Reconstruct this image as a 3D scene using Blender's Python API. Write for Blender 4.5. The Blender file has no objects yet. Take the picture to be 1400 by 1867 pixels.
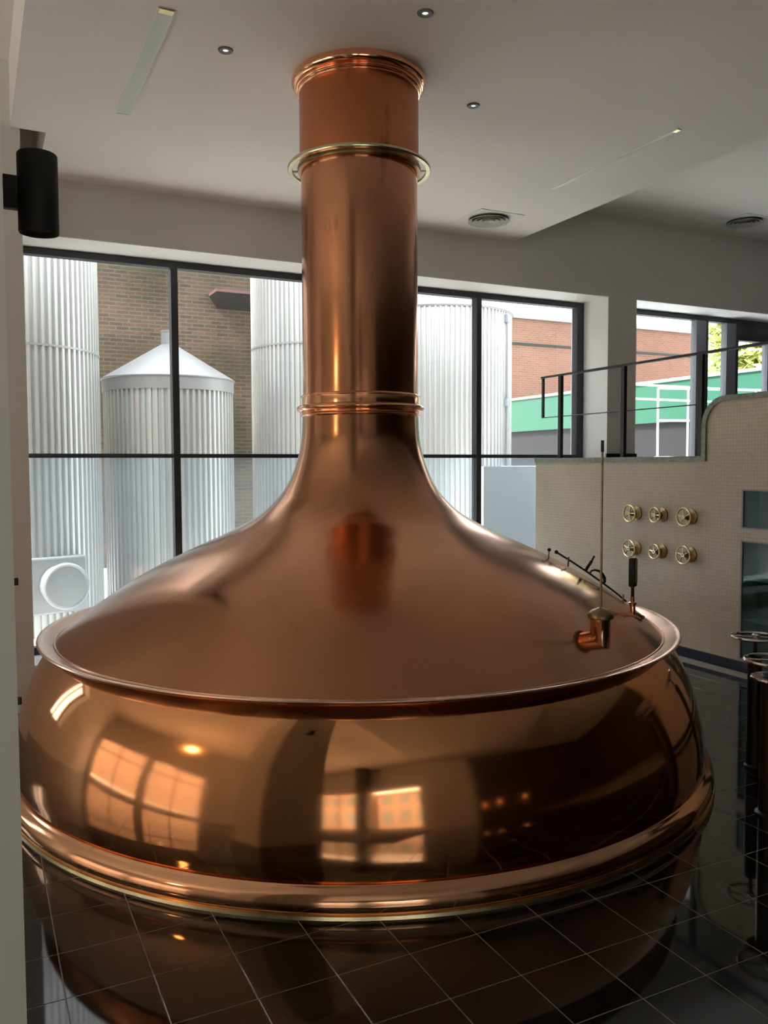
import bpy, bmesh, math, random
from mathutils import Vector, Matrix
random.seed(7)
sc = bpy.context.scene
C = sc.collection
PI = math.pi

# ------------------------------------------------------------------ camera
A, TH, RO, H = .4578, .0559, -.0042, 1.88      # heading, pitch down, roll, eye height
cam_d = bpy.data.cameras.new('camera'); cam = bpy.data.objects.new('camera', cam_d); C.objects.link(cam)
fwd_h = Vector((math.sin(A), math.cos(A), 0)); right = Vector((math.cos(A), -math.sin(A), 0))
fwd = (fwd_h*math.cos(TH) + Vector((0, 0, -math.sin(TH)))).normalized()
up = right.cross(fwd).normalized()
e = -RO
r2 = right*math.cos(e) - up*math.sin(e); u2 = up*math.cos(e) + right*math.sin(e)
m = Matrix((r2, u2, -fwd)).transposed().to_4x4(); m.translation = Vector((0, 0, H))
cam.matrix_world = m
cam_d.sensor_fit = 'HORIZONTAL'; cam_d.sensor_width = 36; cam_d.lens = 1523.4*36/1400
cam_d.clip_start = .05; cam_d.clip_end = 300
sc.camera = cam

# ------------------------------------------------------------------ world, lights, exposure
w = bpy.data.worlds.new('overcast_sky'); sc.world = w; w.use_nodes = True
nt = w.node_tree; nt.nodes.clear()
wo = nt.nodes.new('ShaderNodeOutputWorld'); bg = nt.nodes.new('ShaderNodeBackground')
tc = nt.nodes.new('ShaderNodeTexCoord'); sep = nt.nodes.new('ShaderNodeSeparateXYZ'); cr = nt.nodes.new('ShaderNodeValToRGB')
nt.links.new(tc.outputs['Generated'], sep.inputs[0]); nt.links.new(sep.outputs['Z'], cr.inputs[0])
cr.color_ramp.elements[0].position = 0; cr.color_ramp.elements[0].color = (1, .985, .96, 1)
cr.color_ramp.elements[1].position = .8; cr.color_ramp.elements[1].color = (.88, .93, 1, 1)
nt.links.new(cr.outputs[0], bg.inputs['Color']); bg.inputs['Strength'].default_value = 3.4
nt.links.new(bg.outputs[0], wo.inputs['Surface'])
sun_d = bpy.data.lights.new('sun', 'SUN'); sun_d.energy = 9.0; sun_d.angle = math.radians(12); sun_d.color = (1, .93, .82)
sun = bpy.data.objects.new('sun', sun_d); C.objects.link(sun)
sun.rotation_euler = (math.radians(40), 0, math.radians(-82))      # from the left, along the yard
sc.view_settings.view_transform = 'Standard'; sc.view_settings.look = 'None'
sc.view_settings.exposure = 0.75; sc.view_settings.gamma = 1; sc.view_settings.use_curve_mapping = False
sc.cycles.use_denoising = True
sc.cycles.max_bounces = 14; sc.cycles.diffuse_bounces = 7; sc.cycles.glossy_bounces = 7
sc.cycles.transparent_max_bounces = 16; sc.cycles.sample_clamp_indirect = 8
sc.cycles.caustics_reflective = True; sc.cycles.caustics_refractive = False

# ------------------------------------------------------------------ materials
def mat(name, col, rough=.5, metal=0, noise=None, bump=None, spec=.5, coat=0, wave=None, rrange=None, emit=None):
    m = bpy.data.materials.new(name); m.use_nodes = True; nt = m.node_tree; b = nt.nodes['Principled BSDF']
    b.inputs['Base Color'].default_value = (*col, 1); b.inputs['Roughness'].default_value = rough
    b.inputs['Metallic'].default_value = metal; b.inputs['Specular IOR Level'].default_value = spec
    b.inputs['Coat Weight'].default_value = coat
    L = nt.links; tc = nt.nodes.new('ShaderNodeTexCoord')
    if noise:
        sc_, amt = noise[:2]; n = nt.nodes.new('ShaderNodeTexNoise'); n.inputs['Scale'].default_value = sc_
        n.inputs['Detail'].default_value = 5; L.new(tc.outputs['Object'], n.inputs['Vector'])
        r = nt.nodes.new('ShaderNodeValToRGB'); r.color_ramp.elements[0].position = .3; r.color_ramp.elements[1].position = .7
        r.color_ramp.elements[0].color = (*[c*(1-amt) for c in col], 1); r.color_ramp.elements[1].color = (*[min(1, c*(1+amt)) for c in col], 1)
        L.new(n.outputs['Fac'], r.inputs[0]); L.new(r.outputs[0], b.inputs['Base Color'])
    if rrange:
        n = nt.nodes.new('ShaderNodeTexNoise'); n.inputs['Scale'].default_value = rrange[0]; n.inputs['Detail'].default_value = 3
        L.new(tc.outputs['Object'], n.inputs['Vector']); mr = nt.nodes.new('ShaderNodeMapRange')
        mr.inputs['From Min'].default_value = .3; mr.inputs['From Max'].default_value = .7
        mr.inputs['To Min'].default_value = rrange[1]; mr.inputs['To Max'].default_value = rrange[2]
        L.new(n.outputs['Fac'], mr.inputs['Value']); L.new(mr.outputs[0], b.inputs['Roughness'])
    if bump:
        n = nt.nodes.new('ShaderNodeTexNoise'); n.inputs['Scale'].default_value = bump[0]; n.inputs['Detail'].default_value = 1.5
        mp = nt.nodes.new('ShaderNodeMapping'); mp.inputs['Scale'].default_value = bump[3] if len(bump) > 3 else (1, 1, 1)
        L.new(tc.outputs['Object'], mp.inputs[0]); L.new(mp.outputs[0], n.inputs['Vector'])
        bp = nt.nodes.new('ShaderNodeBump'); bp.inputs['Strength'].default_value = bump[1]; bp.inputs['Distance'].default_value = bump[2]
        L.new(n.outputs['Fac'], bp.inputs['Height']); L.new(bp.outputs[0], b.inputs['Normal'])
    if emit:
        b.inputs['Emission Color'].default_value = (*emit[0], 1); b.inputs['Emission Strength'].default_value = emit[1]
    return m

def copper(name, col, r0, r1, wob=.3, spots=False):
    m = mat(name, col, r0, 1, noise=(1.3, .1), rrange=(2.1, r0, r1), bump=(1.7, wob, .02, (1, 1, .8)))
    if spots:                                                      # oxide stains and vertical run marks
        nt = m.node_tree; b = nt.nodes['Principled BSDF']; L = nt.links
        src = b.inputs['Base Color'].links[0].from_socket
        tc = nt.nodes.new('ShaderNodeTexCoord'); mp = nt.nodes.new('ShaderNodeMapping'); mp.inputs['Scale'].default_value = (9, 9, 2.2)
        n = nt.nodes.new('ShaderNodeTexNoise'); n.inputs['Scale'].default_value = 1; n.inputs['Detail'].default_value = 4
        L.new(tc.outputs['Object'], mp.inputs[0]); L.new(mp.outputs[0], n.inputs['Vector'])
        r = nt.nodes.new('ShaderNodeValToRGB'); r.color_ramp.elements[0].position = .62; r.color_ramp.elements[0].color = (0, 0, 0, 1)
        r.color_ramp.elements[1].position = .72; r.color_ramp.elements[1].color = (.6, .6, .6, 1)
        mx = nt.nodes.new('ShaderNodeMixRGB'); mx.inputs[2].default_value = (.22, .09, .045, 1)
        L.new(n.outputs['Fac'], r.inputs[0]); L.new(r.outputs[0], mx.inputs[0]); L.new(src, mx.inputs[1]); L.new(mx.outputs[0], b.inputs['Base Color'])
    return m

def brickmat(name, c1, c2, mortar, bw, bh, ms=.08, rough=.8, bump=.4, axis='xz', spec=.3, blotch=None):
    m = bpy.data.materials.new(name); m.use_nodes = True; nt = m.node_tree; b = nt.nodes['Principled BSDF']; L = nt.links
    tc = nt.nodes.new('ShaderNodeTexCoord'); s = nt.nodes.new('ShaderNodeSeparateXYZ'); c = nt.nodes.new('ShaderNodeCombineXYZ')
    L.new(tc.outputs['Object'], s.inputs[0]); L.new(s.outputs['X' if axis[0] == 'x' else 'Y'], c.inputs[0]); L.new(s.outputs['Z'], c.inputs[1])
    t = nt.nodes.new('ShaderNodeTexBrick'); t.inputs['Scale'].default_value = 1; t.inputs['Brick Width'].default_value = bw; t.inputs['Row Height'].default_value = bh
    t.inputs['Mortar Size'].default_value = ms*bh; t.inputs['Color1'].default_value = (*c1, 1); t.inputs['Color2'].default_value = (*c2, 1); t.inputs['Mortar'].default_value = (*mortar, 1)
    t.inputs['Mortar Smooth'].default_value = .2
    if bw == bh: t.offset = 0
    L.new(c.outputs[0], t.inputs['Vector'])
    out = t.outputs['Color']
    if blotch:
        n = nt.nodes.new('ShaderNodeTexNoise'); n.inputs['Scale'].default_value = blotch[0]; n.inputs['Detail'].default_value = 4; L.new(tc.outputs['Object'], n.inputs['Vector'])
        mx = nt.nodes.new('ShaderNodeMixRGB'); mx.blend_type = 'MULTIPLY'; mx.inputs[0].default_value = 1
        r = nt.nodes.new('ShaderNodeValToRGB'); r.color_ramp.elements[0].position = .35; r.color_ramp.elements[1].position = .65
        r.color_ramp.elements[0].color = (*blotch[1], 1); r.color_ramp.elements[1].color = (1, 1, 1, 1)
        L.new(n.outputs['Fac'], r.inputs[0]); L.new(out, mx.inputs[1]); L.new(r.outputs[0], mx.inputs[2]); out = mx.outputs[0]
    L.new(out, b.inputs['Base Color']); b.inputs['Roughness'].default_value = rough; b.inputs['Specular IOR Level'].default_value = spec
    bp = nt.nodes.new('ShaderNodeBump'); bp.invert = True; bp.inputs['Strength'].default_value = bump; bp.inputs['Distance'].default_value = .004
    L.new(t.outputs['Fac'], bp.inputs['Height']); L.new(bp.outputs[0], b.inputs['Normal'])
    return m

def glassmat(name, tint=(1, 1, 1), film=0, filmcol=(.8, .92, 1)):
    m = bpy.data.materials.new(name); m.use_nodes = True; nt = m.node_tree; nt.nodes.clear(); L = nt.links
    o = nt.nodes.new('ShaderNodeOutputMaterial'); t = nt.nodes.new('ShaderNodeBsdfTransparent'); g = nt.nodes.new('ShaderNodeBsdfGlossy')
    t.inputs[0].default_value = (*tint, 1); g.inputs['Roughness'].default_value = .02
    lw = nt.nodes.new('ShaderNodeLayerWeight'); lw.inputs[0].default_value = .5; pw = nt.nodes.new('ShaderNodeMath'); pw.operation = 'POWER'; pw.inputs[1].default_value = 5
    L.new(lw.outputs['Facing'], pw.inputs[0]); f = nt.nodes.new('ShaderNodeMath'); f.operation = 'MULTIPLY_ADD'; f.inputs[1].default_value = .9; f.inputs[2].default_value = .035
    L.new(pw.outputs[0], f.inputs[0]); mx = nt.nodes.new('ShaderNodeMixShader')
    L.new(f.outputs[0], mx.inputs[0]); L.new(t.outputs[0], mx.inputs[1]); L.new(g.outputs[0], mx.inputs[2]); out = mx.outputs[0]
    if film:
        d = nt.nodes.new('ShaderNodeBsdfTranslucent'); d.inputs[0].default_value = (*filmcol, 1); m2 = nt.nodes.new('ShaderNodeMixShader'); m2.inputs[0].default_value = film
        L.new(out, m2.inputs[1]); L.new(d.outputs[0], m2.inputs[2]); out = m2.outputs[0]
    L.new(out, o.inputs[0]); return m

M = {}
M['copper_belly'] = copper('polished_copper', (.80, .37, .17), .05, .14, .22)
M['copper_dome'] = copper('satin_copper', (.57, .265, .145), .12, .22, .25)
M['copper_pipe'] = copper('pipe_copper', (.64, .29, .165), .10, .20, .25, True)
M['copper_dull'] = copper('dull_copper', (.60, .225, .10), .38, .5, .2, True)
M['copper_flange'] = copper('pale_copper', (.86, .56, .42), .18, .3, .15)
M['copper_bright'] = copper('bright_copper', (.88, .47, .27), .09, .16, .15)
M['brass'] = mat('brass', (.62, .52, .26), .3, 1, noise=(8, .15))
M['brass_pale'] = mat('pale_brass', (.74, .66, .42), .22, 1, noise=(8, .15))
M['brass_dark'] = mat('aged_brass', (.30, .22, .11), .35, 1, noise=(14, .3))
M['chrome'] = mat('chrome', (.75, .73, .70), .12, 1)
M['black_metal'] = mat('black_enamel', (.010, .010, .011), .38, 0)
M['black_matt'] = mat('black_matt', (.016, .016, .016), .5)
M['frame'] = mat('anthracite_frame', (.035, .04, .048), .42)
M['frame_grey'] = mat('grey_frame', (.26, .27, .31), .5)
M['wall'] = mat('grey_wall_paint', (.67, .655, .63), .8, noise=(1.5, .03))
M['mat'] = mat('brown_mat', (.05, .035, .025), .95)
M['dark_wall'] = mat('dark_hall_stand_in', (.055, .04, .032), .6)  # dark colour stands in for the unlit hall mirrored in the kettle
M['wall_left'] = mat('pale_green_paint', (.74, .75, .69), .7, noise=(1.5, .03))
M['reveal'] = mat('white_reveal_paint', (.90, .90, .89), .6)
M['ceiling'] = mat('ceiling_paint', (.86, .81, .76), .85, noise=(.6, .03))
M['ceiling_edge'] = mat('ceiling_white', (.78, .77, .74), .8)
M['granite'] = mat('black_granite', (.012, .0125, .013), .045, 0, noise=(160, .8), spec=.6, bump=(3, .02, .002))
M['grout'] = mat('grout', (.32, .285, .25), .8)
M['skirting'] = mat('navy_skirting', (.012, .016, .03), .2)
M['mosaic'] = brickmat('beige_mosaic', (.56, .46, .335), (.51, .42, .305), (.42, .345, .255), .033, .033, .08, .32, .35, 'yz', .5, (1.1, (.84, .84, .86)))
M['coping'] = mat('green_stone_coping', (.20, .215, .165), .35, noise=(25, .35))
M['platform'] = mat('platform_floor', (.10, .10, .10), .4)
M['brick'] = brickmat('brown_brick', (.125, .075, .05), (.075, .055, .042), (.12, .105, .085), .24, .075, .16, .85, .5, 'xz', .2, (.55, (.42, .52, .44)))
M['brick_red'] = brickmat('red_brick', (.25, .115, .082), (.21, .095, .07), (.22, .165, .14), .24, .075, .14, .85, .4, 'xz', .2, (.3, (.85, .85, .85)))
M['steel'] = mat('stainless_cladding', (.56, .56, .545), .38, .5, noise=(.8, .06))
M['steel_smooth'] = mat('stainless_sheet', (.34, .34, .335), .45, .4, noise=(2, .05))
M['concrete'] = mat('yard_concrete', (.74, .71, .67), .9, noise=(1, .1))
M['white_render'] = mat('white_render', (.93, .95, .97), .8)
M['green'] = mat('green_sheet', (.018, .105, .066), .5)
M['green_trim'] = mat('pale_green_trim', (.20, .34, .25), .5)
M['dark_clad'] = mat('dark_grey_cladding', (.014, .0145, .017), .6)
M['white_metal'] = mat('white_metal', (.50, .54, .54), .4)
M['dark_red'] = mat('dark_red_metal', (.13, .06, .06), .5)
M['bark'] = mat('bark', (.09, .065, .05), .9)
M['leaf'] = mat('leaves', (.42, .52, .18), .6, noise=(1.5, .5))
M['leaf_y'] = mat('yellow_leaves', (.50, .52, .16), .6, noise=(1.5, .4))
M['glass'] = glassmat('window_glass', (.96, .98, .98))
M['glass_low'] = glassmat('filmed_glass', (.90, .96, 1), .04)
M['glass_niche'] = glassmat('green_glass', (.62, .74, .72))
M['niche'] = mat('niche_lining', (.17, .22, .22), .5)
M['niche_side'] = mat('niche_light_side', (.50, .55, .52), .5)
M['diffuser'] = mat('light_diffuser', (.66, .70, .62), .4)
M['lamp_on'] = mat('spot_lamp_glass', (.9, .9, .85), .3, emit=((1, .93, .8), 1))
M['warm_on'] = mat('warm_lamp_globe', (1, .8, .5), .3, emit=((1, .66, .3), 22))
M['vent_grey'] = mat('vent_grey', (.42, .41, .39), .5)
M['louvre'] = mat('dark_louvre', (.10, .10, .10), .5)
M['vent_white'] = mat('vent_white', (.74, .74, .71), .5)
M['dim_on'] = mat('dim_warm_shade', (1, .7, .4), .4, emit=((1, .5, .2), 2.2))
M['facade'] = mat('street_facade', (.36, .27, .20), .8)
M['paving'] = mat('street_paving', (.62, .59, .54), .9)

# ------------------------------------------------------------------ helpers
def link(o, parent=None):
    C.objects.link(o)
    if parent is not None: o.parent = parent
    return o
def mk(name, bm, m, parent=None, smooth=False, loc=None, rot=None):
    me = bpy.data.meshes.new(name); bmesh.ops.recalc_face_normals(bm, faces=bm.faces); bm.to_mesh(me); bm.free()
    for mm in (m if isinstance(m, (list, tuple)) else [m]): me.materials.append(M[mm])
    if smooth:
        me.shade_smooth()
        try: me.set_sharp_from_angle(angle=math.radians(38))
        except Exception: pass
    o = bpy.data.objects.new(name, me)
    if loc: o.location = loc
    if rot: o.rotation_euler = rot
    return link(o, parent)
def tag(o, label=None, cat=None, group=None, kind=None):
    if label: o['label'] = label
    if cat: o['category'] = cat
    if group: o['group'] = group
    if kind: o['kind'] = kind
    return o
def thing(name, label, cat, loc=(0, 0, 0), rz=0, group=None):
    o = bpy.data.objects.new(name, None); o.location = loc; o.rotation_euler = (0, 0, rz); o.empty_display_size = .1
    C.objects.link(o); return tag(o, label, cat, group)
def bx(bm, x0, x1, y0, y1, z0, z1, bev=0):
    v = [bm.verts.new(p) for p in ((x0, y0, z0), (x1, y0, z0), (x1, y1, z0), (x0, y1, z0), (x0, y0, z1), (x1, y0, z1), (x1, y1, z1), (x0, y1, z1))]
    fs = [bm.faces.new([v[i] for i in q]) for q in ((0, 3, 2, 1), (4, 5, 6, 7), (0, 1, 5, 4), (1, 2, 6, 5), (2, 3, 7, 6), (3, 0, 4, 7))]
    if bev:
        es = list({e for f in fs for e in f.edges}); bmesh.ops.bevel(bm, geom=es, offset=bev, segments=2, affect='EDGES', profile=.5)
    return bm
def box(name, x0, x1, y0, y1, z0, z1, m, parent=None, bev=0, kind=None):
    o = mk(name, bx(bmesh.new(), x0, x1, y0, y1, z0, z1, bev), m, parent)
    if kind: o['kind'] = kind
    return o
def lathe(bm, prof, n=96, cx=0, cy=0, a0=0, a1=2*PI, mi=0):
    full = abs(a1-a0-2*PI) < 1e-6; k = n if full else n+1; rings = []
    for (r, z) in prof:
        if r < 1e-5: rings.append([bm.verts.new((cx, cy, z))]*k); continue
        rings.append([bm.verts.new((cx+r*math.cos(a0+(a1-a0)*i/n), cy+r*math.sin(a0+(a1-a0)*i/n), z)) for i in range(k)])
    for a, b in zip(rings[:-1], rings[1:]):
        for i in range(n):
            j = (i+1) % k
            q = [a[i], a[j], b[j], b[i]]; u = []
            for v in q:
                if v not in u: u.append(v)
            if len(u) >= 3:
                f = bm.faces.new(u); f.material_index = mi
    return bm
def tube(bm, pts, r, n=10, cap=True):
    pts = [Vector(p) for p in pts]; rings = []; prev = None
    rs = r if isinstance(r, (list, tuple)) else [r]*len(pts)
    for i, p in enumerate(pts):
        d = (pts[min(i+1, len(pts)-1)] - pts[max(i-1, 0)]).normalized()
        if prev is None:
            a = Vector((0, 0, 1)) if abs(d.z) < .9 else Vector((1, 0, 0)); s = d.cross(a).normalized()
        else: s = (prev - d*prev.dot(d)).normalized()
        prev = s; t = d.cross(s)
        rings.append([bm.verts.new(p + (s*math.cos(2*PI*k/n) + t*math.sin(2*PI*k/n))*rs[i]) for k in range(n)])
    for a, b in zip(rings[:-1], rings[1:]):
        for k in range(n): bm.faces.new((a[k], a[(k+1) % n], b[(k+1) % n], b[k]))
    if cap:
        bm.faces.new(rings[0][::-1]); bm.faces.new(rings[-1])
    return bm
def torus(bm, R, r, cx=0, cy=0, cz=0, n=48, k=10, axis='z'):
    rr = []
    for i in range(n):
        a = 2*PI*i/n; row = []
        for j in range(k):
            b = 2*PI*j/k; rad = R+r*math.cos(b); p = (rad*math.cos(a), rad*math.sin(a), r*math.sin(b))
            if axis == 'x': p = (p[2], p[0], p[1])
            if axis == 'y': p = (p[0], p[2], p[1])
            row.append(bm.verts.new((cx+p[0], cy+p[1], cz+p[2])))
        rr.append(row)
    for i in range(n):
        for j in range(k): bm.faces.new((rr[i][j], rr[(i+1) % n][j], rr[(i+1) % n][(j+1) % k], rr[i][(j+1) % k]))
    return bm
def hermite(prof, per=6):
    out = []
    n = len(prof)
    for i in range(n-1):
        p0, p1 = prof[i], prof[i+1]
        a = prof[max(i-1, 0)]; d = prof[min(i+2, n-1)]
        for k in range(per):
            u = k/per
            out.append(tuple(.5*((2*p0[c])+(-a[c]+p1[c])*u+(2*a[c]-5*p0[c]+4*p1[c]-d[c])*u*u+(-a[c]+3*p0[c]-3*p1[c]+d[c])*u**3) for c in (0, 1)))
    out.append(prof[-1]); return out

KX, KY = 2.328, 5.07
W, G = 7.93, 8.42              # inner wall face and glazing plane
ZC, ZU = 4.385, 4.86           # lowered ceiling, upper ceiling

# ------------------------------------------------------------------ floor
box('floor', -8.2, 12.2, -6.2, G, -.30, -.0012, 'grout', kind='structure')
floor = bpy.data.objects['floor']
T = .3038; TX, TY = 1.462, 2.758; g = .0022
def tile_bm(bm, cx=0, cy=0):
    h = T/2-g; c = .0006
    lo = [bm.verts.new((cx+sx*h, cy+sy*h, -.006)) for sx, sy in ((-1, -1), (1, -1), (1, 1), (-1, 1))]
    mi = [bm.verts.new((cx+sx*h, cy+sy*h, -c)) for sx, sy in ((-1, -1), (1, -1), (1, 1), (-1, 1))]
    hi = [bm.verts.new((cx+sx*(h-c), cy+sy*(h-c), 0)) for sx, sy in ((-1, -1), (1, -1), (1, 1), (-1, 1))]
    bm.faces.new(hi)
    for i in range(4):
        j = (i+1) % 4; bm.faces.new((lo[i], lo[j], mi[j], mi[i])); bm.faces.new((mi[i], mi[j], hi[j], hi[i]))
tiles = []
for i in range(-32, 17):
    for j in range(-17, 30):
        cx, cy = TX+T*(i+.5), TY-T*(j+.5)
        if cx < -8.0 or cx > 6.2-T*.3 or cy < -6.1 or cy > G-T*.5: continue
        if math.hypot(cx-KX, cy-KY) < 1.95: continue
        d = Vector((cx, cy, -H)); dep = d.dot(fwd)
        px_ = d.dot(right)/dep*1523.4 if dep > .1 else 9e9; py_ = -d.dot(up)/dep*1523.4 if dep > .1 else 9e9
        vis = abs(px_) < 760 and py_ < 1010
        beh = vis and cy > KY and math.hypot(cx-KX, cy-KY) < 4 and cx < 4.3      # behind the kettle
        tiles.append((0 if vis and not beh else 1, d.length, cx, cy))
tiles.sort()
tm = bmesh.new(); tile_bm(tm); tme = bpy.data.meshes.new('floor_tile'); bmesh.ops.recalc_face_normals(tm, faces=tm.faces); tm.to_mesh(tme); tm.free(); tme.materials.append(M['granite'])
for k, (f_, d_, cx, cy) in enumerate(tiles[:290]):
    o = bpy.data.objects.new('floor_tile', tme); o.location = (cx, cy, random.uniform(-.0002, .0002)); o.rotation_euler = (random.gauss(0, .0005), random.gauss(0, .0005), 0)
    link(o, floor)
bm = bmesh.new()
for (f_, d_, cx, cy) in tiles[290:]: tile_bm(bm, cx, cy)
tag(mk('floor_tiles', bm, 'granite', floor), kind='stuff')

# ------------------------------------------------------------------ back wall with the two window openings (wall is one mesh)
X1a, X1b, X2a, X2b = .40, 6.93, 7.367, 11.2
ZT = 3.895; SILL = .12; YO = 8.62
bm = bmesh.new()
bx(bm, -8.2, -3.6, W, YO, 0, ZU); bx(bm, -.8, X1a, W, YO, 0, ZU); bx(bm, -3.6, -2.3, W, YO, 0, .9); bx(bm, -3.6, -2.3, W, YO, 2.9, ZU); bx(bm, -2.3, -.8, W, YO, 0, ZU); bx(bm, X1a, X1b, W, YO, ZT, ZU); bx(bm, X1a, X1b, W, YO, 0, SILL)
bx(bm, X1b, X2a, W, YO, 0, ZU); bx(bm, X2a, X2b, W, YO, ZT, ZU); bx(bm, X2b, 12.2, W, YO, 0, ZU); bx(bm, X2a, X2b, W, YO, 0, 1.93)
bmesh.ops.remove_doubles(bm, verts=bm.verts, dist=1e-4)
tag(mk('wall_back', bm, 'wall'), kind='structure')
box('wall_column', -.8, .392, 6.88, W, 0, ZU, 'wall', kind='structure')
def reveal(name, x0, x1, z0, z1):
    bm = bmesh.new(); t = .006
    bx(bm, x0, x1, W-.002, G-.03, z1-t, z1); bx(bm, x0, x0+t, W-.002, G-.03, z0, z1-t); bx(bm, x1-t, x1, W-.002, G-.03, z0, z1-t)
    return tag(mk(name, bm, 'reveal'), kind='structure')
reveal('trim_1', X1a, X1b, SILL, ZT); reveal('trim_2', X2a, X2b, 1.93, ZT)
# window 1
win1 = thing('window_1', None, None); win1['kind'] = 'structure'
fd0, fd1 = G-.05, G+.05
zt = ZT-.012
box('top_rail', X1a+.006, X1b-.006, fd0, fd1, zt-.06, zt, 'frame', win1)
box('bottom_rail', X1a+.006, X1b-.006, fd0, fd1, SILL, SILL+.07, 'frame', win1)
box('transom', X1a+.03, X1b-.10, fd0, fd1, 1.962, 2.002, 'frame', win1)
box('side_frame', X1a+.006, X1a+.03, fd0, fd1, SILL+.07, zt-.06, 'frame', win1)
box('side_frame', X1b-.11, X1b-.006, fd0, fd1, SILL+.07, zt-.06, 'frame', win1)
mx = [1.835, 3.61, 5.37]
for x in mx: 
    box('mullion', x-.033, x+.033, fd0-.012, fd1, SILL+.07, zt-.06, 'frame', win1)
edges = [X1a+.03]+[v for x in mx for v in (x-.033, x+.033)]+[X1b-.11]
for k in range(4):
    a, b = edges[2*k], edges[2*k+1]
    box('pane', a, b, G-.004, G+.004, 2.002, zt-.06, 'glass', win1)
    box('pane', a, b, G-.004, G+.004, SILL+.07, 1.962, 'glass_low', win1)
# window 2 (with a glazed terrace door)
win2 = thing('window_2', None, None); win2['kind'] = 'structure'
box('top_rail', X2a+.006, X2b-.006, fd0, fd1, zt-.06, zt, 'frame', win2)
box('side_frame', X2a+.006, X2a+.03, fd0, fd1, 1.95, zt-.06, 'frame', win2)
box('mullion', 8.85, 9.03, fd0, fd1, 1.95, zt-.06, 'frame_grey', win2)
box('mullion_edge', 9.03, 9.07, fd0, fd1+.005, 1.95, zt-.06, 'frame', win2)
box('mullion', 9.42, 9.60, fd0, fd1, 1.95, zt-.06, 'frame_grey', win2)
box('mullion_edge', 9.60, 9.65, fd0, fd1+.005, 1.95, zt-.06, 'frame', win2)
box('header', 9.65, X2b-.006, fd0, fd1, 3.60, zt-.06, 'frame', win2)
box('mullion', 10.24, 10.44, fd0, fd1, 1.95, 3.60, 'frame_grey', win2)
for a, b, z1 in ((X2a+.03, 8.85, zt-.06), (9.07, 9.42, zt-.06), (9.65, 10.24, 3.6), (10.44, X2b, 3.6)):
    box('pane', a, b, G-.004, G+.004, 1.95, z1, 'glass', win2)

win0 = thing('window_0', None, None); win0['kind'] = 'structure'
bm = bmesh.new()
for x in (-3.6, -2.98, -2.36): bx(bm, x, x+.06, fd0, fd1, .9, 2.9)
for z in (.9, 2.84): bx(bm, -3.54, -2.36, fd0+.005, fd1-.005, z, z+.06)
mk('window_frame', bm, 'frame', win0); box('pane', -3.55, -2.35, G-.004, G+.004, .95, 2.85, 'glass', win0)

# ------------------------------------------------------------------ other walls and ceilings
def wall_with_holes(name, axis, pos, thick, a0, a1, z1, holes, m, z0=0):
    bm = bmesh.new(); c = a0
    def seg(p, q, za, zb):
        if q-p < 1e-4 or zb-za < 1e-4: return
        if axis == 'y': bx(bm, p, q, pos-thick, pos, za, zb)
        else: bx(bm, pos-thick, pos, p, q, za, zb)
    for (p, q, za, zb) in holes:
        seg(c, p, z0, z1); seg(p, q, z0, za); seg(p, q, zb, z1); c = q
    seg(c, a1, z0, z1)
    return tag(mk(name, bm, m), kind='structure')
FH = [(-6.6, .4, .15, 2.9)]
wall_with_holes('wall_front', 'y', -6, .2, -8.2, 3.2, ZU, FH, 'wall')
box('wall_front', 3.2, 12.2, -6.2, -6, 0, ZU, 'dark_wall', kind='structure')  # opening to the dark hall, its darkness put into the wall colour
WH = [(.7, 3.9, .1, 2.65), (4.25, 7.6, .1, 2.65)]
wall_with_holes('wall_left', 'x', -8, .2, -6, W, ZU, WH, 'wall')
box('wall_right', 12, 12.2, -6, W, 0, ZU, 'dark_wall', kind='structure')  # darkened by colour for the kettle's right-hand reflection
n_ = 3
for (p, q, za, zb) in FH:
    o = thing('window_%d' % n_, None, None); o['kind'] = 'structure'; n_ += 1
    bm = bmesh.new(); y0, y1 = -6.13, -6.07
    for c in (p, p+(q-p)*.33, p+(q-p)*.62, q-.06): bx(bm, c, c+.06, y0, y1, za, zb)
    for z in (za, 2.35, zb-.06): bx(bm, p+.06, q-.06, y0+.005, y1-.005, z, z+.06)
    mk('window_frame', bm, 'frame', o); box('pane', p+.05, q-.05, -6.102, -6.098, za+.05, zb-.05, 'glass', o)
for (p, q, za, zb) in WH:
    o = thing('window_%d' % n_, None, None); o['kind'] = 'structure'; n_ += 1
    bm = bmesh.new(); x0, x1 = -8.13, -8.07
    for c in (p, (p+q)/2-.03, q-.06): bx(bm, x0, x1, c, c+.06, za, zb)
    for z in (za, 1.9, zb-.06): bx(bm, x0+.005, x1-.005, p+.06, q-.06, z, z+.06)
    mk('window_frame', bm, 'frame', o); box('pane', -8.102, -8.098, p+.05, q-.05, za+.05, zb-.05, 'glass', o)
box('ceiling', -8.2, 12.2, -6.2, YO, ZU, ZU+.25, 'ceiling', kind='structure')
# lowered ceiling raft with its corner notch
bm = bmesh.new(); pts = [(.33, -3.5), (5.54, -3.5), (5.54, W), (.575, W), (.575, 6.88), (.33, 6.88)]
lo = [bm.verts.new((x, y, ZC)) for x, y in pts]; hi = [bm.verts.new((x, y, ZU)) for x, y in pts]
bm.faces.new(lo[::-1]); bm.faces.new(hi)
for i in range(6): bm.faces.new((lo[i], lo[(i+1) % 6], hi[(i+1) % 6], hi[i]))
tag(mk('ceiling', bm, 'ceiling'), kind='structure')
# nearby wall end on the left, beside the camera
wl = box('wall_near', -.55, .058, 1.5, 2.6, 0, ZU, 'wall_left', kind='structure')
for z in (1.49, 1.69):
    bm = bmesh.new(); lathe(bm, [(0, -.006), (.0035, -.006), (.0035, .006), (0, .006)], 12)
    mk('door_stop', bm, 'black_matt', wl, loc=(.061, 1.503, z))

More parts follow.
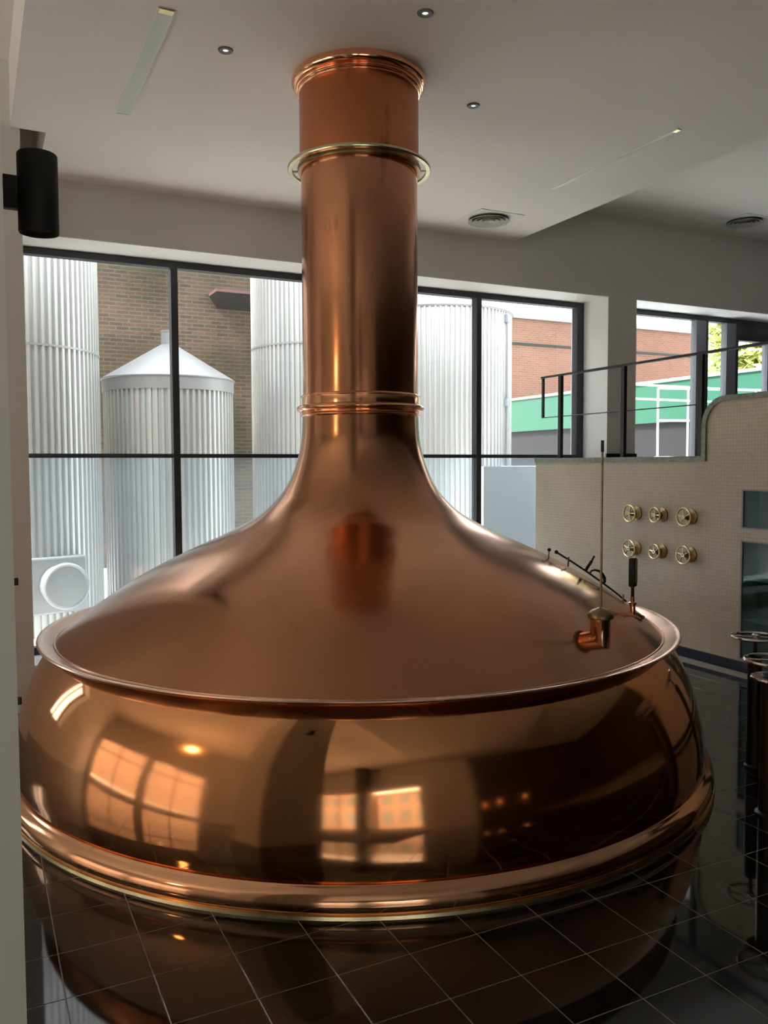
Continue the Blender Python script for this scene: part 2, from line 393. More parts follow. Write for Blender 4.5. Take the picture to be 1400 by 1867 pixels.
# ------------------------------------------------------------------ tiled wall, platform, coping, glass niches
XW = 6.2; NY = (4.45, 5.30)
bm = bmesh.new(); th = .22
bx(bm, XW, XW+th, 5.72, G-.05, 0, 1.905)
# higher part with rounded corner, outline in (y, z)
def outline(y_corner, ztop, r, inset=0):
    pts = []
    for k in range(9):
        a = k/8*PI/2; pts.append((y_corner-r+math.cos(a)*r, ztop-r+math.sin(a)*r))
    return pts
ro = outline(5.72, 2.455, .22)
poly = [(5.72, 1.905)]+ro
def prism(bm, poly, x0, x1):
    a = [bm.verts.new((x0, y, z)) for y, z in poly]; b = [bm.verts.new((x1, y, z)) for y, z in poly]
    bm.faces.new(a); bm.faces.new(b[::-1])
    for i in range(len(poly)): bm.faces.new((a[i], a[(i+1) % len(poly)], b[(i+1) % len(poly)], b[i]))
prism(bm, [(5.72, 0)]+poly+[(NY[1], 2.455), (NY[1], 0)], XW, XW+th)
for za, zb in ((0, .115), (1.19, 1.30), (1.65, 2.455)): bx(bm, XW, XW+th, NY[0], NY[1], za, zb)
bx(bm, XW, XW+th, 2.9, NY[0], 0, 2.455)
tag(mk('wall_tiled', bm, 'mosaic'), kind='structure')
# coping
bm = bmesh.new(); bx(bm, XW-.02, XW+th+.02, 5.77, G-.05, 1.905, 1.955)
path = [(5.72, 1.905)]+ro+[(2.9, 2.455)]; outp = [(5.77, 1.905)]+outline(5.77, 2.505, .27)+[(2.9, 2.505)]
prism(bm, path+outp[::-1], XW-.02, XW+th+.02)
tag(mk('trim_3', bm, 'coping'), kind='structure')
box('baseboard_right', XW-.016, XW, 2.9, G-.05, 0, .095, 'skirting', kind='structure')
box('floor_upper', XW+th, 12, 2.9, G-.05, 1.7, 1.93, 'platform', kind='structure')
bx_ = bmesh.new(); bx(bx_, X1b-.02, X2a+.02, W-.02, W, 1.93, 2.01)
tag(mk('baseboard_back', bx_, 'black_matt'), kind='structure')
for nm, za, zb, lab in (('small', 1.30, 1.65, 'small square green glass niche set high in the beige tiled wall'), ('tall', .115, 1.19, 'tall green glass display niche below the small one in the tiled wall')):
    t = thing('glass_niche', lab, 'niche', (XW, (NY[0]+NY[1])/2, za), 0)
    y0, y1 = -.425, .425; h = zb-za
    bm = bmesh.new(); bx(bm, .20, .215, y0, y1, 0, h); mk('back_panel', bm, 'niche', t)
    for ya in (y1-.012, y0): mk('side_panel', bx(bmesh.new(), .01, .20, ya, ya+.012, 0, h), 'niche_side', t)
    for nn, z_ in (('bottom_panel', 0), ('top_panel', h-.012)): mk(nn, bx(bmesh.new(), .01, .20, y0+.012, y1-.012, z_, z_+.012), 'niche_side', t)
    bm = bmesh.new()
    bx(bm, -.008, .012, y1-.012, y1+.004, 0, h); bx(bm, -.008, .012, y0-.004, y0+.012, 0, h); bx(bm, -.008, .012, y0, y1, 0, .012); bx(bm, -.008, .012, y0, y1, h-.012, h)
    mk('frame', bm, 'frame_grey', t)
    bm = bmesh.new(); bx(bm, .001, .006, y0+.012, y1-.012, .012, h-.012); mk('pane', bm, 'glass_niche', t)
    if nm == 'tall':
        for z in (.35, .72):
            bm = bmesh.new(); bx(bm, .02, .198, y0+.014, y1-.014, z, z+.01); mk('shelf', bm, 'niche_side', t)
# guard rail on the platform
rl = thing('guard_rail', 'dark steel guard rail along the edge of the raised tiled platform', 'railing', (XW+.1, 6.5, 1.93))
def R_(x, y, z): return (x-XW-.1, y-6.5, z-1.93)
bm = bmesh.new(); p = R_(XW+.08, 8.36, 2.935); q = R_(XW+.08, 3.0, 2.935); bx(bm, p[0]-.022, p[0]+.022, q[1], p[1], p[2]-.012, p[2]+.012); mk('top_rail', bm, 'black_matt', rl)
bm = bmesh.new(); p = R_(XW+.08, 8.36, 2.45); q = R_(XW+.08, 5.80, 2.45); tube(bm, [p, q], .006, 8); mk('middle_rail', bm, 'black_matt', rl)
for y in (8.0, 6.93, 5.87):
    bm = bmesh.new(); p = R_(XW+.08, y, 1.955); bx(bm, p[0]-.02, p[0]+.02, p[1]-.025, p[1]+.025, p[2], p[2]+.968); mk('post', bm, 'black_matt', rl)
for y in (4.80, 3.73):
    bm = bmesh.new(); p = R_(XW+.08, y, 2.505); bx(bm, p[0]-.02, p[0]+.02, p[1]-.025, p[1]+.025, p[2], p[2]+.418); mk('post', bm, 'black_matt', rl)
bm = bmesh.new(); p = R_(XW+.08, 8.34, 2.45); bx(bm, p[0]-.012, p[0]+.012, p[1]-.015, p[1]+.015, p[2], p[2]+.475); mk('end_post', bm, 'black_matt', rl)

# ------------------------------------------------------------------ handwheels on the tiled wall
def handwheel(bm, R, r, axis, c):
    torus(bm, R, r, *c, n=32, k=8, axis=axis)
def wall_valve(y, z, label, m, R=.085, out=.15, ang=0):
    t = thing('wall_valve', label, 'valve', (XW, y, z), 0, 'handwheel valves on the tiled wall')
    bm = bmesh.new(); lathe(bm, [(0, 0), (.075, 0), (.075, .012), (.05, .02), (.034, .03), (.03, .07), (.022, .075), (.022, .09), (0, .09)], 24)
    mk('body', bm, 'brass_dark', t, True, rot=(0, -PI/2, 0))
    bm = bmesh.new(); tube(bm, [(-.088, 0, 0), (-out-.012, 0, 0)], .009, 8); mk('stem', bm, 'brass', t, True)
    bm = bmesh.new(); handwheel(bm, R, .010, 'x', (-out, 0, 0)); mk('rim', bm, m, t, True)
    bm = bmesh.new(); lathe(bm, [(0, -.012), (.02, -.012), (.02, .012), (0, .012)], 16); mk('hub', bm, m, t, True, loc=(-out, 0, 0), rot=(0, -PI/2, 0))
    for k in range(5):
        a = ang+2*PI*k/5; bm = bmesh.new(); tube(bm, [(-out, .016*math.cos(a), .016*math.sin(a)), (-out, (R-.004)*math.cos(a), (R-.004)*math.sin(a))], .006, 6); mk('spoke', bm, m, t, True)
    return t
cols = ('left', 'middle', 'right')
for r_, (z, rowname) in enumerate(((1.372, 'upper'), (1.006, 'lower'))):
    for c_, y in enumerate((6.66, 6.30, 5.92)):
        R = .072 if c_ == 1 else .086
        wall_valve(y-.03, z, '%s brass handwheel valve of the %s row on the beige tiled wall' % (cols[c_], rowname), 'brass_pale' if r_ else 'brass', R, .10, random.random())

# ------------------------------------------------------------------ floor pedestals at the right edge
def pedestal(name_label, x, y, r, h, wr, wz, two):
    t = thing('valve_pedestal', name_label, 'pedestal', (x, y, 0), .3, 'black valve pedestals on the granite floor')
    bm = bmesh.new(); lathe(bm, [(0, 0), (r*1.25, 0), (r*1.25, .012), (r, .02), (r, h-.01), (r-.008, h), (0, h)], 40); mk('column', bm, 'black_metal', t, True)
    bm = bmesh.new(); lathe(bm, [(0, h), (.012, h), (.012, wz), (0, wz)], 14); mk('stem', bm, 'black_metal', t, True)
    bm = bmesh.new(); handwheel(bm, wr, .009, 'z', (0, 0, wz)); mk('wheel_rim', bm, 'chrome', t, True)
    bm = bmesh.new(); lathe(bm, [(0, wz-.012), (.024, wz-.012), (.024, wz+.012), (.01, wz+.02), (0, wz+.02)], 20); mk('hub', bm, 'chrome', t, True)
    for k in range(4):
        a = PI/2*k+.5; bm = bmesh.new(); tube(bm, [(.018*math.cos(a), .018*math.sin(a), wz), ((wr-.004)*math.cos(a), (wr-.004)*math.sin(a), wz)], .006, 6); mk('spoke', bm, 'chrome', t, True)
    if two:
        bm = bmesh.new(); torus(bm, r+.045, .008, 0, 0, h-.02, 48, 8); mk('collar_ring', bm, 'chrome', t, True)
        bm = bmesh.new(); lathe(bm, [(r, h-.026), (r+.045, h-.024), (r+.045, h-.016), (r, h-.014)], 40); mk('collar_plate', bm, 'brass_dark', t, True)
        bm = bmesh.new(); bmesh.ops.create_icosphere(bm, subdivisions=2, radius=.012); mk('knob', bm, 'chrome', t, True, loc=(-(r+.006)*math.cos(.9), -(r+.006)*math.sin(.9)*.6-.02, h-.09))
    return t
pedestal('slim black valve pedestal with a chrome handwheel at the right edge', 4.30, 3.56, .042, .70, .135, .815, False)
pedestal('nearer black valve pedestal with handwheel and chrome collar at the right edge', 3.80, 3.02, .068, .76, .15, .835, True)

# ------------------------------------------------------------------ the copper kettle
kt = thing('brew_kettle', 'large polished copper brew kettle with a tall copper vapour stack', 'brew kettle', (KX, KY, 0))
NS = 192
dome_prof = [(1.925, .835), (1.80, .93), (1.655, 1.035), (1.487, 1.145), (1.305, 1.245), (1.095, 1.345), (.875, 1.445), (.680, 1.55), (.555, 1.66), (.482, 1.765), (.437, 1.87), (.408, 1.97), (.391, 2.07), (.384, 2.20), (.384, 2.215)]
def dome_r(z):
    for (r0, z0), (r1, z1) in zip(dome_prof[:-1], dome_prof[1:]):
        if z0 <= z <= z1: return r0+(r1-r0)*(z-z0)/(z1-z0)
    return 0
belly = hermite([(1.88, .845), (1.935, .81), (1.987, .75), (2.033, .68), (2.073, .60), (2.110, .50), (2.137, .40), (2.157, .30), (2.167, .20), (2.165, .135)], 5)+[(2.150, .120), (2.150, .112)]
mk('belly', lathe(bmesh.new(), belly, NS), 'copper_belly', kt, True)
ring = hermite([(2.150, .126), (2.166, .122), (2.178, .112), (2.192, .103), (2.207, .090), (2.218, .070), (2.222, .048), (2.218, .028), (2.205, .012)], 4)+[(2.196, .010), (2.196, 0)]
mk('base_ring', lathe(bmesh.new(), ring, NS), 'copper_bright', kt, True)
mk('foot_strip', lathe(bmesh.new(), [(2.19, .016), (2.222, .014), (2.226, .0), (2.19, 0)], NS), 'brass_pale', kt, True)
fl = [(1.90, .820), (1.96, .828), (2.005, .842), (2.018, .846), (2.025, .850), (2.027, .856), (2.024, .862), (2.016, .864), (1.99, .857), (1.94, .840), (1.922, .834)]
mk('flange', lathe(bmesh.new(), fl, NS), 'copper_flange', kt, True)
mk('dome', lathe(bmesh.new(), hermite(dome_prof, 5), NS), 'copper_dome', kt, True)
seam = [(1.928+.006*math.cos(a), .838+.006*math.sin(a)) for a in [-.5+k*.35 for k in range(12)]]
mk('dome_seam', lathe(bmesh.new(), seam, NS), 'copper_flange', kt, True)
def bead(r, z, R, h, n=10): return [(R+r*math.cos(-PI/2+PI*k/n), z+h*math.sin(-PI/2+PI*k/n)) for k in range(n+1)]
col = [(.384, 2.195)]+bead(.012, 2.208, .386, .008)+[(.390, 2.220)]+bead(.036, 2.252, .388, .022)+[(.388, 2.276)]+[(.386, 2.318)]+bead(.012, 2.330, .385, .007)+[(.380, 2.342)]
mk('collar', lathe(bmesh.new(), col, 128), 'copper_bright', kt, True)
mk('stack', lathe(bmesh.new(), [(.380, 2.335), (.380, 3.79)], 128), 'copper_pipe', kt, True)
mk('stack_sleeve', lathe(bmesh.new(), [(.376, 3.775), (.387, 3.778), (.387, 4.33), (.380, 4.34)], 128), 'copper_dull', kt, True)
cc = [(.388, 4.268)]+bead(.010, 4.276, .390, .007)+[(.397, 4.290)]+bead(.012, 4.300, .398, .008)+[(.402, 4.312)]+bead(.032, 4.348, .404, .036, 14)+[(.38, ZC-.001)]
mk('ceiling_collar', lathe(bmesh.new(), cc, 128), 'copper_bright', kt, True)
gr = [(.405, 3.792), (.410, 3.785), (.44, 3.785)]
mk('guide_ring', lathe(bmesh.new(), [(.437, 3.788), (.462, 3.788), (.466, 3.794), (.466, 3.806), (.462, 3.812), (.437, 3.812), (.433, 3.806), (.433, 3.794), (.437, 3.788)], 128), 'brass_pale', kt, True)
mk('guide_ring_inner', lathe(bmesh.new(), [(.385, 3.780), (.400, 3.780), (.402, 3.79), (.402, 3.806), (.385, 3.808)], 128), 'brass_dark', kt, True)
for k in range(8):
    a = 2*PI*k/8-.46
    bm = bmesh.new(); tube(bm, [(.398*math.cos(a), .398*math.sin(a), 3.798), (.440*math.cos(a), .440*math.sin(a), 3.798)], .006, 8); mk('ring_spoke', bm, 'brass', kt, True)
# filling socket with brass cap and tall thin rod, on the right of the dome
def K_(x, y, z): return Vector((x-KX, y-KY, z))
sx, sy, sz = 2.958, 3.42, .925
s0 = K_(sx, sy, sz-.06)
bm = bmesh.new(); lathe(bm, [(.066, -.05), (.060, .0), (.055, .05), (.053, .20), (.055, .205)], 40); so = mk('filling_socket', bm, 'copper_bright', kt, True, loc=s0)
bm = bmesh.new(); lathe(bm, [(.050, .20), (.068, .206), (.070, .216), (.064, .230), (.048, .246), (.022, .256), (.010, .262), (0, .262)], 40); mk('brass_cap', bm, 'brass_dark', so, True)
bm = bmesh.new(); tube(bm, [(0, 0, .262), (0, 0, .60), (0, 0, 1.02), (0, 0, 1.10)], [.0065, .0065, .006, .006], 10); mk('rod', bm, 'brass_dark', so, True)
bm = bmesh.new(); tube(bm, [(0, 0, 1.08), (0, 0, 1.14)], .0085, 8); mk('rod_tip', bm, 'black_matt', so, True)
bm = bmesh.new(); tube(bm, [(-.045, 0, .10), (-.078, -.01, .10)], .007, 10); bmesh.ops.create_icosphere(bm, subdivisions=2, radius=.011, matrix=Matrix.Translation((-.08, -.01, .10))); mk('side_tap', bm, 'copper_bright', so, True)
# thermometer
tx, ty, tz = 3.585, 3.86, .945
s1 = K_(tx, ty, tz-.03)
bm = bmesh.new(); lathe(bm, [(.055, -.02), (.040, .02), (.024, .045), (.019, .055), (.019, .11), (.024, .112), (.024, .125), (.012, .13), (.012, .16)], 28); th_ = mk('thermometer_well', bm, 'copper_bright', kt, True, loc=s1)
bm = bmesh.new(); lathe(bm, [(0, .15), (.010, .15), (.010, .235), (0, .235)], 14); mk('neck', bm, 'black_matt', th_, True)
bm = bmesh.new(); bx(bm, -.030, .030, -.020, .020, .22, .40, .012); mk('thermometer_case', bm, 'black_metal', th_, True, rot=(0, 0, .5))
bm = bmesh.new(); bx(bm, -.018, .018, -.0235, -.0205, .245, .385, .002); mk('scale_plate', bm, 'brass_dark', th_, rot=(0, 0, .5))
bm = bmesh.new(); tube(bm, [(.015, 0, .06), (.075, -.005, .03)], .009, 8); bmesh.ops.create_icosphere(bm, subdivisions=2, radius=.014, matrix=Matrix.Translation((.078, -.005, .028))); mk('tap_handle', bm, 'brass_dark', th_, True)
# pull rod with end knob, lever and loop handle over the right shoulder of the dome
rod = [(3.333, 4.279, 1.322), (3.42, 4.238, 1.262), (3.507, 4.199, 1.199), (3.60, 4.156, 1.126), (3.68, 4.118, 1.060), (3.745, 4.088, 1.000)]
bm = bmesh.new(); tube(bm, [K_(*p) for p in rod], .006, 8); bmesh.ops.create_icosphere(bm, subdivisions=2, radius=.013, matrix=Matrix.Translation(K_(*rod[0]))); pr = mk('pull_rod', bm, 'black_matt', kt, True)
bm = bmesh.new(); bmesh.ops.create_icosphere(bm, subdivisions=2, radius=.012, matrix=Matrix.Translation(K_(3.291, 4.298, 1.337))); tube(bm, [K_(3.291, 4.298, 1.337), K_(3.27, 4.28, 1.22)], .003, 6); mk('knob', bm, 'black_matt', kt, True)
bm = bmesh.new(); tube(bm, [K_(3.503, 4.200, 1.200), K_(3.54, 4.184, 1.262)], .010, 8); tube(bm, [K_(3.54, 4.184, 1.262), K_(3.556, 4.177, 1.296)], .006, 8); mk('lever', bm, 'black_matt', kt, True)
lp = [(3.529, 4.188, 1.184), (3.540, 4.183, 1.200), (3.561, 4.174, 1.205), (3.585, 4.163, 1.198), (3.605, 4.155, 1.178), (3.617, 4.149, 1.150), (3.618, 4.150, 1.128), (3.608, 4.153, 1.112)]
bm = bmesh.new(); tube(bm, [K_(*p) for p in lp], [.006, .006, .007, .008, .009, .011, .010, .007], 8); mk('loop_handle', bm, 'black_matt', kt, True)
for (x, y, z) in ((3.38, 4.22, 1.235), (3.70, 4.07, .99)):
    bm = bmesh.new(); tube(bm, [K_(x, y, z), K_(x+.02, y+.02, z+.055)], .006, 6); mk('rod_bracket', bm, 'brass_dark', kt, True)

# ------------------------------------------------------------------ ceiling fixtures
for x, y, lab in ((1.446, 5.07, 'round recessed spotlight in the ceiling left of the copper stack'), (2.328, 4.182, 'round recessed spotlight at the top of the picture in front of the stack'), (3.213, 5.083, 'round recessed spotlight in the ceiling right of the copper stack')):
    t = thing('ceiling_spotlight', lab, 'spotlight', (x, y, ZC), 0, 'recessed spotlights around the stack')
    bm = bmesh.new(); lathe(bm, [(.017, -.001), (.019, -.008), (.042, -.008), (.046, -.001)], 32); mk('bezel', bm, 'louvre', t, True)
    bm = bmesh.new(); lathe(bm, [(0, -.004), (.017, -.002)], 24); mk('lens', bm, 'lamp_on', t, True)
for x0, x1, lab, mm in ((.985, 1.082, 'wide pale strip light recessed in the ceiling at the upper left', 'diffuser'), (4.795, 4.845, 'long narrow strip light recessed in the ceiling at the upper right', 'diffuser')):
    t = thing('strip_light', lab, 'strip light', ((x0+x1)/2, 5.52, ZC), 0, 'recessed ceiling strip lights')
    h = (x1-x0)/2; y0, y1 = -.76, .76
    bm = bmesh.new(); bx(bm, -h+.008, h-.008, y0+.05, y1-.008, -.005, -.001); mk('diffuser', bm, mm, t)
    bm = bmesh.new(); bx(bm, -h, -h+.008, y0, y1, -.008, -.001); bx(bm, h-.008, h, y0, y1, -.008, -.001); bx(bm, -h+.008, h-.008, y1-.008, y1, -.008, -.001); mk('frame', bm, 'vent_white', t)
    bm = bmesh.new(); bx(bm, -h+.008, h-.008, y0, y0+.05, -.010, -.001); mk('end_cap', bm, 'brass', t)
for x, y, z, lab in ((4.80, 7.30, ZC, 'square ceiling vent with round louvres near the corner of the lowered ceiling'), (8.62, 7.42, ZU, 'square ceiling vent in the higher ceiling at the right edge')):
    t = thing('ceiling_vent', lab, 'vent', (x, y, z), 0, 'round-louvred ceiling vents')
    bm = bmesh.new(); bx(bm, -.26, .26, -.26, .26, -.006, -.001, 0); mk('plate', bm, 'vent_white', t)
    for k, r in enumerate((.21, .16, .11, .06)):
        bm = bmesh.new(); lathe(bm, [(r-.04, -.012), (r-.038, -.016), (r, -.034), (r, -.028), (r-.035, -.010)], 40); mk('louvre_ring', bm, 'vent_grey', t, True)
    bm = bmesh.new(); lathe(bm, [(0, -.0075), (.205, -.0075)], 40); mk('throat', bm, 'louvre', t)
# wall lamp on the nearby wall
t = thing('wall_lamp', 'black cylinder wall lamp on a black bracket at the left edge', 'lamp', (.162, 2.2, 2.44))
bm = bmesh.new(); lathe(bm, [(.035, .012), (.043, .002), (.045, 0), (.046, .004), (.046, .183), (.044, .186), (0, .188)], 48); mk('shade', bm, 'black_matt', t, True)
bm = bmesh.new(); lathe(bm, [(0, .014), (.035, .012)], 32); mk('lens', bm, 'louvre', t, True)
bm = bmesh.new(); bx(bm, -.104, -.044, -.012, .012, .05, .128, .003); mk('bracket', bm, 'black_matt', t)

# ------------------------------------------------------------------ outside: yard, tanks, brick buildings
box('ground', -40, 60, G+.2, 60, -.3, -.05, 'concrete', kind='structure')
box('ground', -40, 60, -40, -6.2, -.3, -.05, 'paving', kind='structure')
box('ground', -40, -8.2, -6.2, G+.2, -.3, -.05, 'paving', kind='structure')
def corr(bm, R, z0, z1, n, d=.032):
    prof = []
    for i in range(n):
        a = 2*PI*i/n; s = 2*PI/n
        for f_, rr in ((0, 0), (.42, 0), (.52, d), (.90, d)): prof.append((a+s*f_, R-d+rr))
    lo = [bm.verts.new((r*math.cos(a), r*math.sin(a), z0)) for a, r in prof]; hi = [bm.verts.new((r*math.cos(a), r*math.sin(a), z1)) for a, r in prof]
    for i in range(len(prof)): bm.faces.new((lo[i], lo[(i+1) % len(prof)], hi[(i+1) % len(prof)], hi[i]))
def tank(label, x, y, R, zt, n, cone=0, band=0, seam=None, vent=0):
    t = thing('steel_tank', label, 'tank', (x, y, -.05), 0, 'ribbed steel tanks outside the window')
    bm = bmesh.new(); corr(bm, R, 0, zt+.05, n); mk('cladding', bm, 'steel', t)
    if seam:
        for z in seam:
            bm = bmesh.new(); lathe(bm, [(R-.01, z), (R+.006, z), (R+.006, z+.025), (R-.01, z+.025)], 96); mk('seam_band', bm, 'steel_smooth', t, True)
    if band:
        bm = bmesh.new(); lathe(bm, [(R-.015, zt+.045), (R+.012, zt+.045), (R+.012, zt+.05+band), (R-.015, zt+.06+band)], 96); mk('rim_band', bm, 'steel_smooth', t, True)
    if cone:
        bm = bmesh.new(); zz = zt+.055+band; lathe(bm, [(R+.012, zz-.02), (R+.03, zz-.012), (R+.03, zz), (.10, zz+cone), (0, zz+cone)], 96); mk('cone_roof', bm, 'steel_smooth', t, True)
        if vent:
            bm = bmesh.new(); lathe(bm, [(.13, zz+cone-.05), (.13, zz+cone-.02), (.10, zz+cone-.01), (.10, zz+cone+vent), (.108, zz+cone+vent), (.108, zz+cone+vent+.02), (0, zz+cone+vent+.03)], 32); mk('roof_vent', bm, 'steel_smooth', t, True)
    return t
t1 = tank('tall ribbed steel tank with a round manway hatch at far left', .379, 11.15, 1.10, 9, 84, seam=(3.28,))
tank('short ribbed steel tank with conical roof and small vent outside the left panes', 2.52, 11.93, .885, 2.90, 68, cone=.50, band=.17, vent=.17)
tank('tall ribbed steel tank seen just left of the copper stack', 5.04, 12.47, 1.10, 9, 84, seam=(3.72,))
t4 = tank('tall ribbed steel tank with a conical top right of the copper stack', 7.60, 13.17, 1.30, 4.50, 92, cone=.75, band=.02)
# manway hatch on the first tank
hx, hy, hz = .86-.379, 10.02-11.15, .60
ang = math.atan2(.30, 1)
man = bpy.data.objects.new('manway', None); man.location = (hx, hy, hz); man.rotation_euler = (PI/2, 0, ang); link(man, t1)
bm = bmesh.new(); lathe(bm, [(.22, -.25), (.22, .12), (.245, .12), (.245, .15)], 48); mk('manway_neck', bm, 'steel_smooth', man, True)
bm = bmesh.new(); lathe(bm, [(.255, .15), (.262, .16), (.262, .185), (.245, .20), (.225, .185), (0, .192)], 48); mk('manway_lid', bm, 'steel_smooth', man, True)
bm = bmesh.new(); bx(bm, -.36, .33, -.33, .31, -.22, -.03, .02); mk('manway_frame', bm, 'steel_smooth', man)
# sampling fittings and ladder on the right tank
a = -1.02
for z in (2.95, 4.38):
    bm = bmesh.new(); bx(bm, -.05, .05, -.07, 0, -.07, .07, .008); mk('fitting_box', bm, 'frame_grey', t4, loc=(1.30*math.cos(a), 1.30*math.sin(a), z+.05), rot=(0, 0, a+PI/2))
bm = bmesh.new(); tube(bm, [(1.34*math.cos(a), 1.34*math.sin(a), .2), (1.34*math.cos(a), 1.34*math.sin(a), 4.4)], .022, 8); mk('riser_pipe', bm, 'steel_smooth', t4, True)
# left brick building
bb = thing('brick_building', 'tall brown brick building behind the steel tanks with a small metal canopy', 'building', (0, 16.5, -.05))
mk('brick_wall', bx(bmesh.new(), -7, 6.85, 0, 5.5, 0, 9), 'brick', bb)
t = bpy.data.objects.new('canopy', None); t.location = (4.9, 0, 5.17); link(t, bb)
bm = bmesh.new(); bx(bm, -.60, .9, -.55, 0, .10, .16); mk('roof_sheet', bm, 'dark_red', t)
bm = bmesh.new(); v = [bm.verts.new(p) for p in ((-.60, -.55, .10), (.9, -.55, .10), (.9, 0, .10), (-.60, 0, .10), (-.45, -.05, -.12), (.75, -.05, -.12), (.75, 0, -.12), (-.45, 0, -.12))]
for q in ((0, 1, 5, 4), (1, 2, 6, 5), (2, 3, 7, 6), (3, 0, 4, 7), (4, 5, 6, 7)): bm.faces.new([v[i] for i in q])
mk('underside', bm, 'black_matt', t)
# right brick hall
t = thing('brick_hall', 'red brick hall with a flat grey roof edge beyond the green fascia', 'building', (19.5, 24, -.05))
bm = bmesh.new(); bx(bm, -6.5, 6.0, 0, 8, 0, 6.95); mk('wall', bm, 'brick_red', t)
bm = bmesh.new(); bx(bm, -6.6, 6.1, -.1, 8.1, 6.95, 7.12); mk('roof_edge', bm, 'frame_grey', t)
bm = bmesh.new(); bx(bm, -6.5, 6.0, -.03, 0, 6.05, 6.13); mk('string_course', bm, 'dark_clad', t)
# green banded shed running towards the right
t = thing('yard_shed', 'long dark grey shed with a bright green fascia band', 'shed', (14, 14, -.05))
bm = bmesh.new(); bx(bm, .12, 4, -9, 9, 0, 2.87); mk('wall', bm, 'dark_clad', t)
bm = bmesh.new(); bx(bm, 0, 4.1, -9.1, 9.1, 2.87, 3.76); mk('green_fascia', bm, 'green', t)
bm = bmesh.new(); bx(bm, -.04, 4.14, -9.14, 9.14, 3.76, 3.83); mk('roof_trim', bm, 'green_trim', t)
# rendered terrace outside window 2 and its white railing
box('terrace', 7.6, 12.5, 9.15, 11.2, -.05, 1.86, 'white_render', kind='structure')
box('white_block', 5.85, 12.5, 9.0, 9.15, -.05, 1.86, 'white_render', kind='structure')  # white block filling the pale area behind the lower right pane
def white_rail(label, x0, x1, y0, y1, ztop, posts, low):
    t = thing('terrace_rail', label, 'railing', (x0, y0, 1.86), 0, 'white terrace railings'); d = Vector((x1-x0, y1-y0, 0))
    for z in (ztop-1.86,)+tuple(l-1.86 for l in low):
        bm = bmesh.new(); tube(bm, [(0, 0, z), (d.x, d.y, z)], .018, 8); mk('rail', bm, 'white_metal', t, True)
    for f_ in posts:
        bm = bmesh.new(); tube(bm, [(d.x*f_, d.y*f_, 0), (d.x*f_, d.y*f_, ztop-1.86)], .018, 8); mk('post', bm, 'white_metal', t, True)
    return t
white_rail('front white tubular railing on the terrace behind the right window', 9.62, 12.4, 9.85, 9.25, 3.06, (0, .62, 1), (2.56,))
white_rail('rear white tubular railing on the terrace behind the right window', 9.9, 12.4, 11.0, 11.0, 3.24, (.0, .62, 1), (3.0,))
box('plinth', 9.7, 10.4, 9.7, 10.0, 1.86, 2.0, 'white_render'); tag(bpy.data.objects['plinth'], 'low white plinth at the foot of the front terrace railing', 'plinth')
# trees on the right
def tree(label, x, y, h, R, seed, mm, nleaf):
    rd = random.Random(seed); t = thing('garden_tree', label, 'tree', (x, y, -.05), 0, 'trees beyond the terrace')
    bm = bmesh.new(); tube(bm, [(0, 0, 0), (.1, 0, h*.3), (0, .1, h*.6), (.15, 0, h*.95)], [.22, .17, .12, .03], 10)
    br = []
    for k in range(14):
        z = h*(.28+.05*k); a = rd.random()*6.28; L_ = R*(1.0-.03*k)
        p0 = Vector((.05, .03, z)); p1 = p0+Vector((math.cos(a)*L_*.5, math.sin(a)*L_*.5, L_*.28)); p2 = p0+Vector((math.cos(a)*L_*.95, math.sin(a)*L_*.95, L_*.4))
        tube(bm, [p0, p1, p2], [.07, .045, .015], 6); br += [p1, p2, (p1+p2)/2]
    mk('trunk', bm, 'bark', t, True)
    bm = bmesh.new()
    cl = [(p, rd.uniform(.45, .9)) for p in br]+[(Vector((rd.gauss(0, R*.42), rd.gauss(0, R*.42), h*.62+rd.gauss(0, h*.18))), rd.uniform(.5, 1.0)) for _ in range(26)]
    for i in range(nleaf):
        p, s = rd.choice(cl); q = p+Vector((rd.gauss(0, 1), rd.gauss(0, 1), rd.gauss(0, .8)))*s*.55
        u = Vector((rd.gauss(0, 1), rd.gauss(0, 1), rd.gauss(0, 1))).normalized(); v_ = u.orthogonal().normalized(); l = rd.uniform(.14, .26)
        vs = [bm.verts.new(q+u*l), bm.verts.new(q+v_*l*.5), bm.verts.new(q-u*l), bm.verts.new(q-v_*l*.5)]; bm.faces.new(vs)
    me = bpy.data.meshes.new('foliage'); bm.to_mesh(me); bm.free(); me.materials.append(M[mm]); o = bpy.data.objects.new('foliage', me); link(o, t); tag(o, kind='stuff')
tree('green leafy tree behind the shed roof at the right window', 35.2, 29.9, 14.5, 2.5, 1, 'leaf', 8000)
tree('yellow green tree behind the shed at the far right pane', 23.1, 19.1, 6.6, 1.9, 2, 'leaf_y', 4000)
tree('taller green tree at the right end of the brick hall', 52, 40, 18, 4.0, 3, 'leaf', 7000)

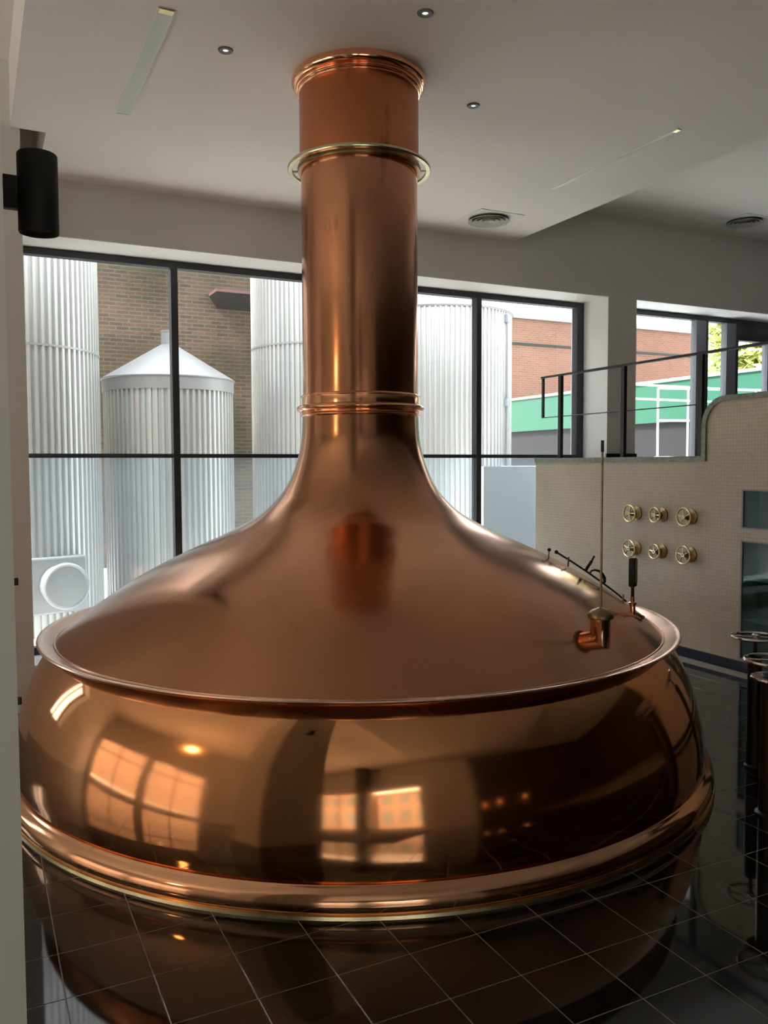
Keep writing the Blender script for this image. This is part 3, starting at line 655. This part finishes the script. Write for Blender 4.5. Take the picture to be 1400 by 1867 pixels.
# ------------------------------------------------------------------ hall behind the camera, seen only as reflections
t = thing('added_dark_mat', 'large dark brown mat added behind the camera to dull the floor mirror', 'mat', (-2.6, -3.4, 0))  # added out of view to darken the floor's reflection in the belly
mk('mat_pile', bx(bmesh.new(), -3.2, 3.6, -2.2, 4.6, .001, .012, .003), 'mat', t)
o = tag(box('sky_blocker_building', -34, -24, -14, 30, -.05, 8.5, 'facade'), 'plain building added beyond the left hand windows to hide the sky', 'building')  # added to block the sky in the left windows' reflection
t = thing('pendant_lamp', 'warm glass globe pendant lamp hanging in the hall behind the camera', 'lamp', (-5.0, 2.67, 3.28))
bm = bmesh.new(); lathe(bm, [(0, -.17)]+[(.17*math.cos(a), .17*math.sin(a)) for a in [-PI/2+PI*k/12 for k in range(1, 12)]]+[(0, .17)], 32); mk('globe', bm, 'warm_on', t, True)
bm = bmesh.new(); tube(bm, [(0, 0, .165), (0, 0, ZU-3.28)], .008, 8); mk('cord', bm, 'black_matt', t)
for i, (x0, x1, y0, h) in enumerate(((-30, -9, -22, 7.2), (-8, 4, -23, 6.6), (5, 22, -22, 8))):
    o = tag(box('street_building', x0, x1, y0-6, y0, -.05, h, 'facade'), ['plain low building across the street on the left', 'plain low building across the street in the middle', 'plain low building across the street on the right'][i], 'building')
    for k in range(int((x1-x0)/2.4)):
        for z in (1.0, 3.9): mk('shop_window', bx(bmesh.new(), x0+.6+2.4*k, x0+2.1+2.4*k, y0, y0+.04, z, z+1.7), 'niche', o)
box('wall_column', -2.75, -2.15, -5.7, -5.1, 0, ZU, 'dark_wall', kind='structure')  # added upright for the dark bar in the belly's window reflection
for x, z, lab in ((3.6, .95, 'small warm wall light at the left of the darkened front wall behind the camera'), (4.4, 1.0, 'small warm wall light in the middle of the darkened front wall behind the camera'), (5.9, .95, 'small warm wall light at the right of the darkened front wall behind the camera')):
    t = thing('wall_light', lab, 'lamp', (x, -6, z), 0, 'small warm wall lights')
    bm = bmesh.new(); bx(bm, -.05, .05, .0, .03, -.08, .08, .004); mk('back_plate', bm, 'brass_dark', t)
    bm = bmesh.new(); lathe(bm, [(0, -.07), (.035, -.05), (.035, .05), (0, .07)], 20); mk('shade', bm, 'dim_on', t, True, loc=(0, .075, 0))
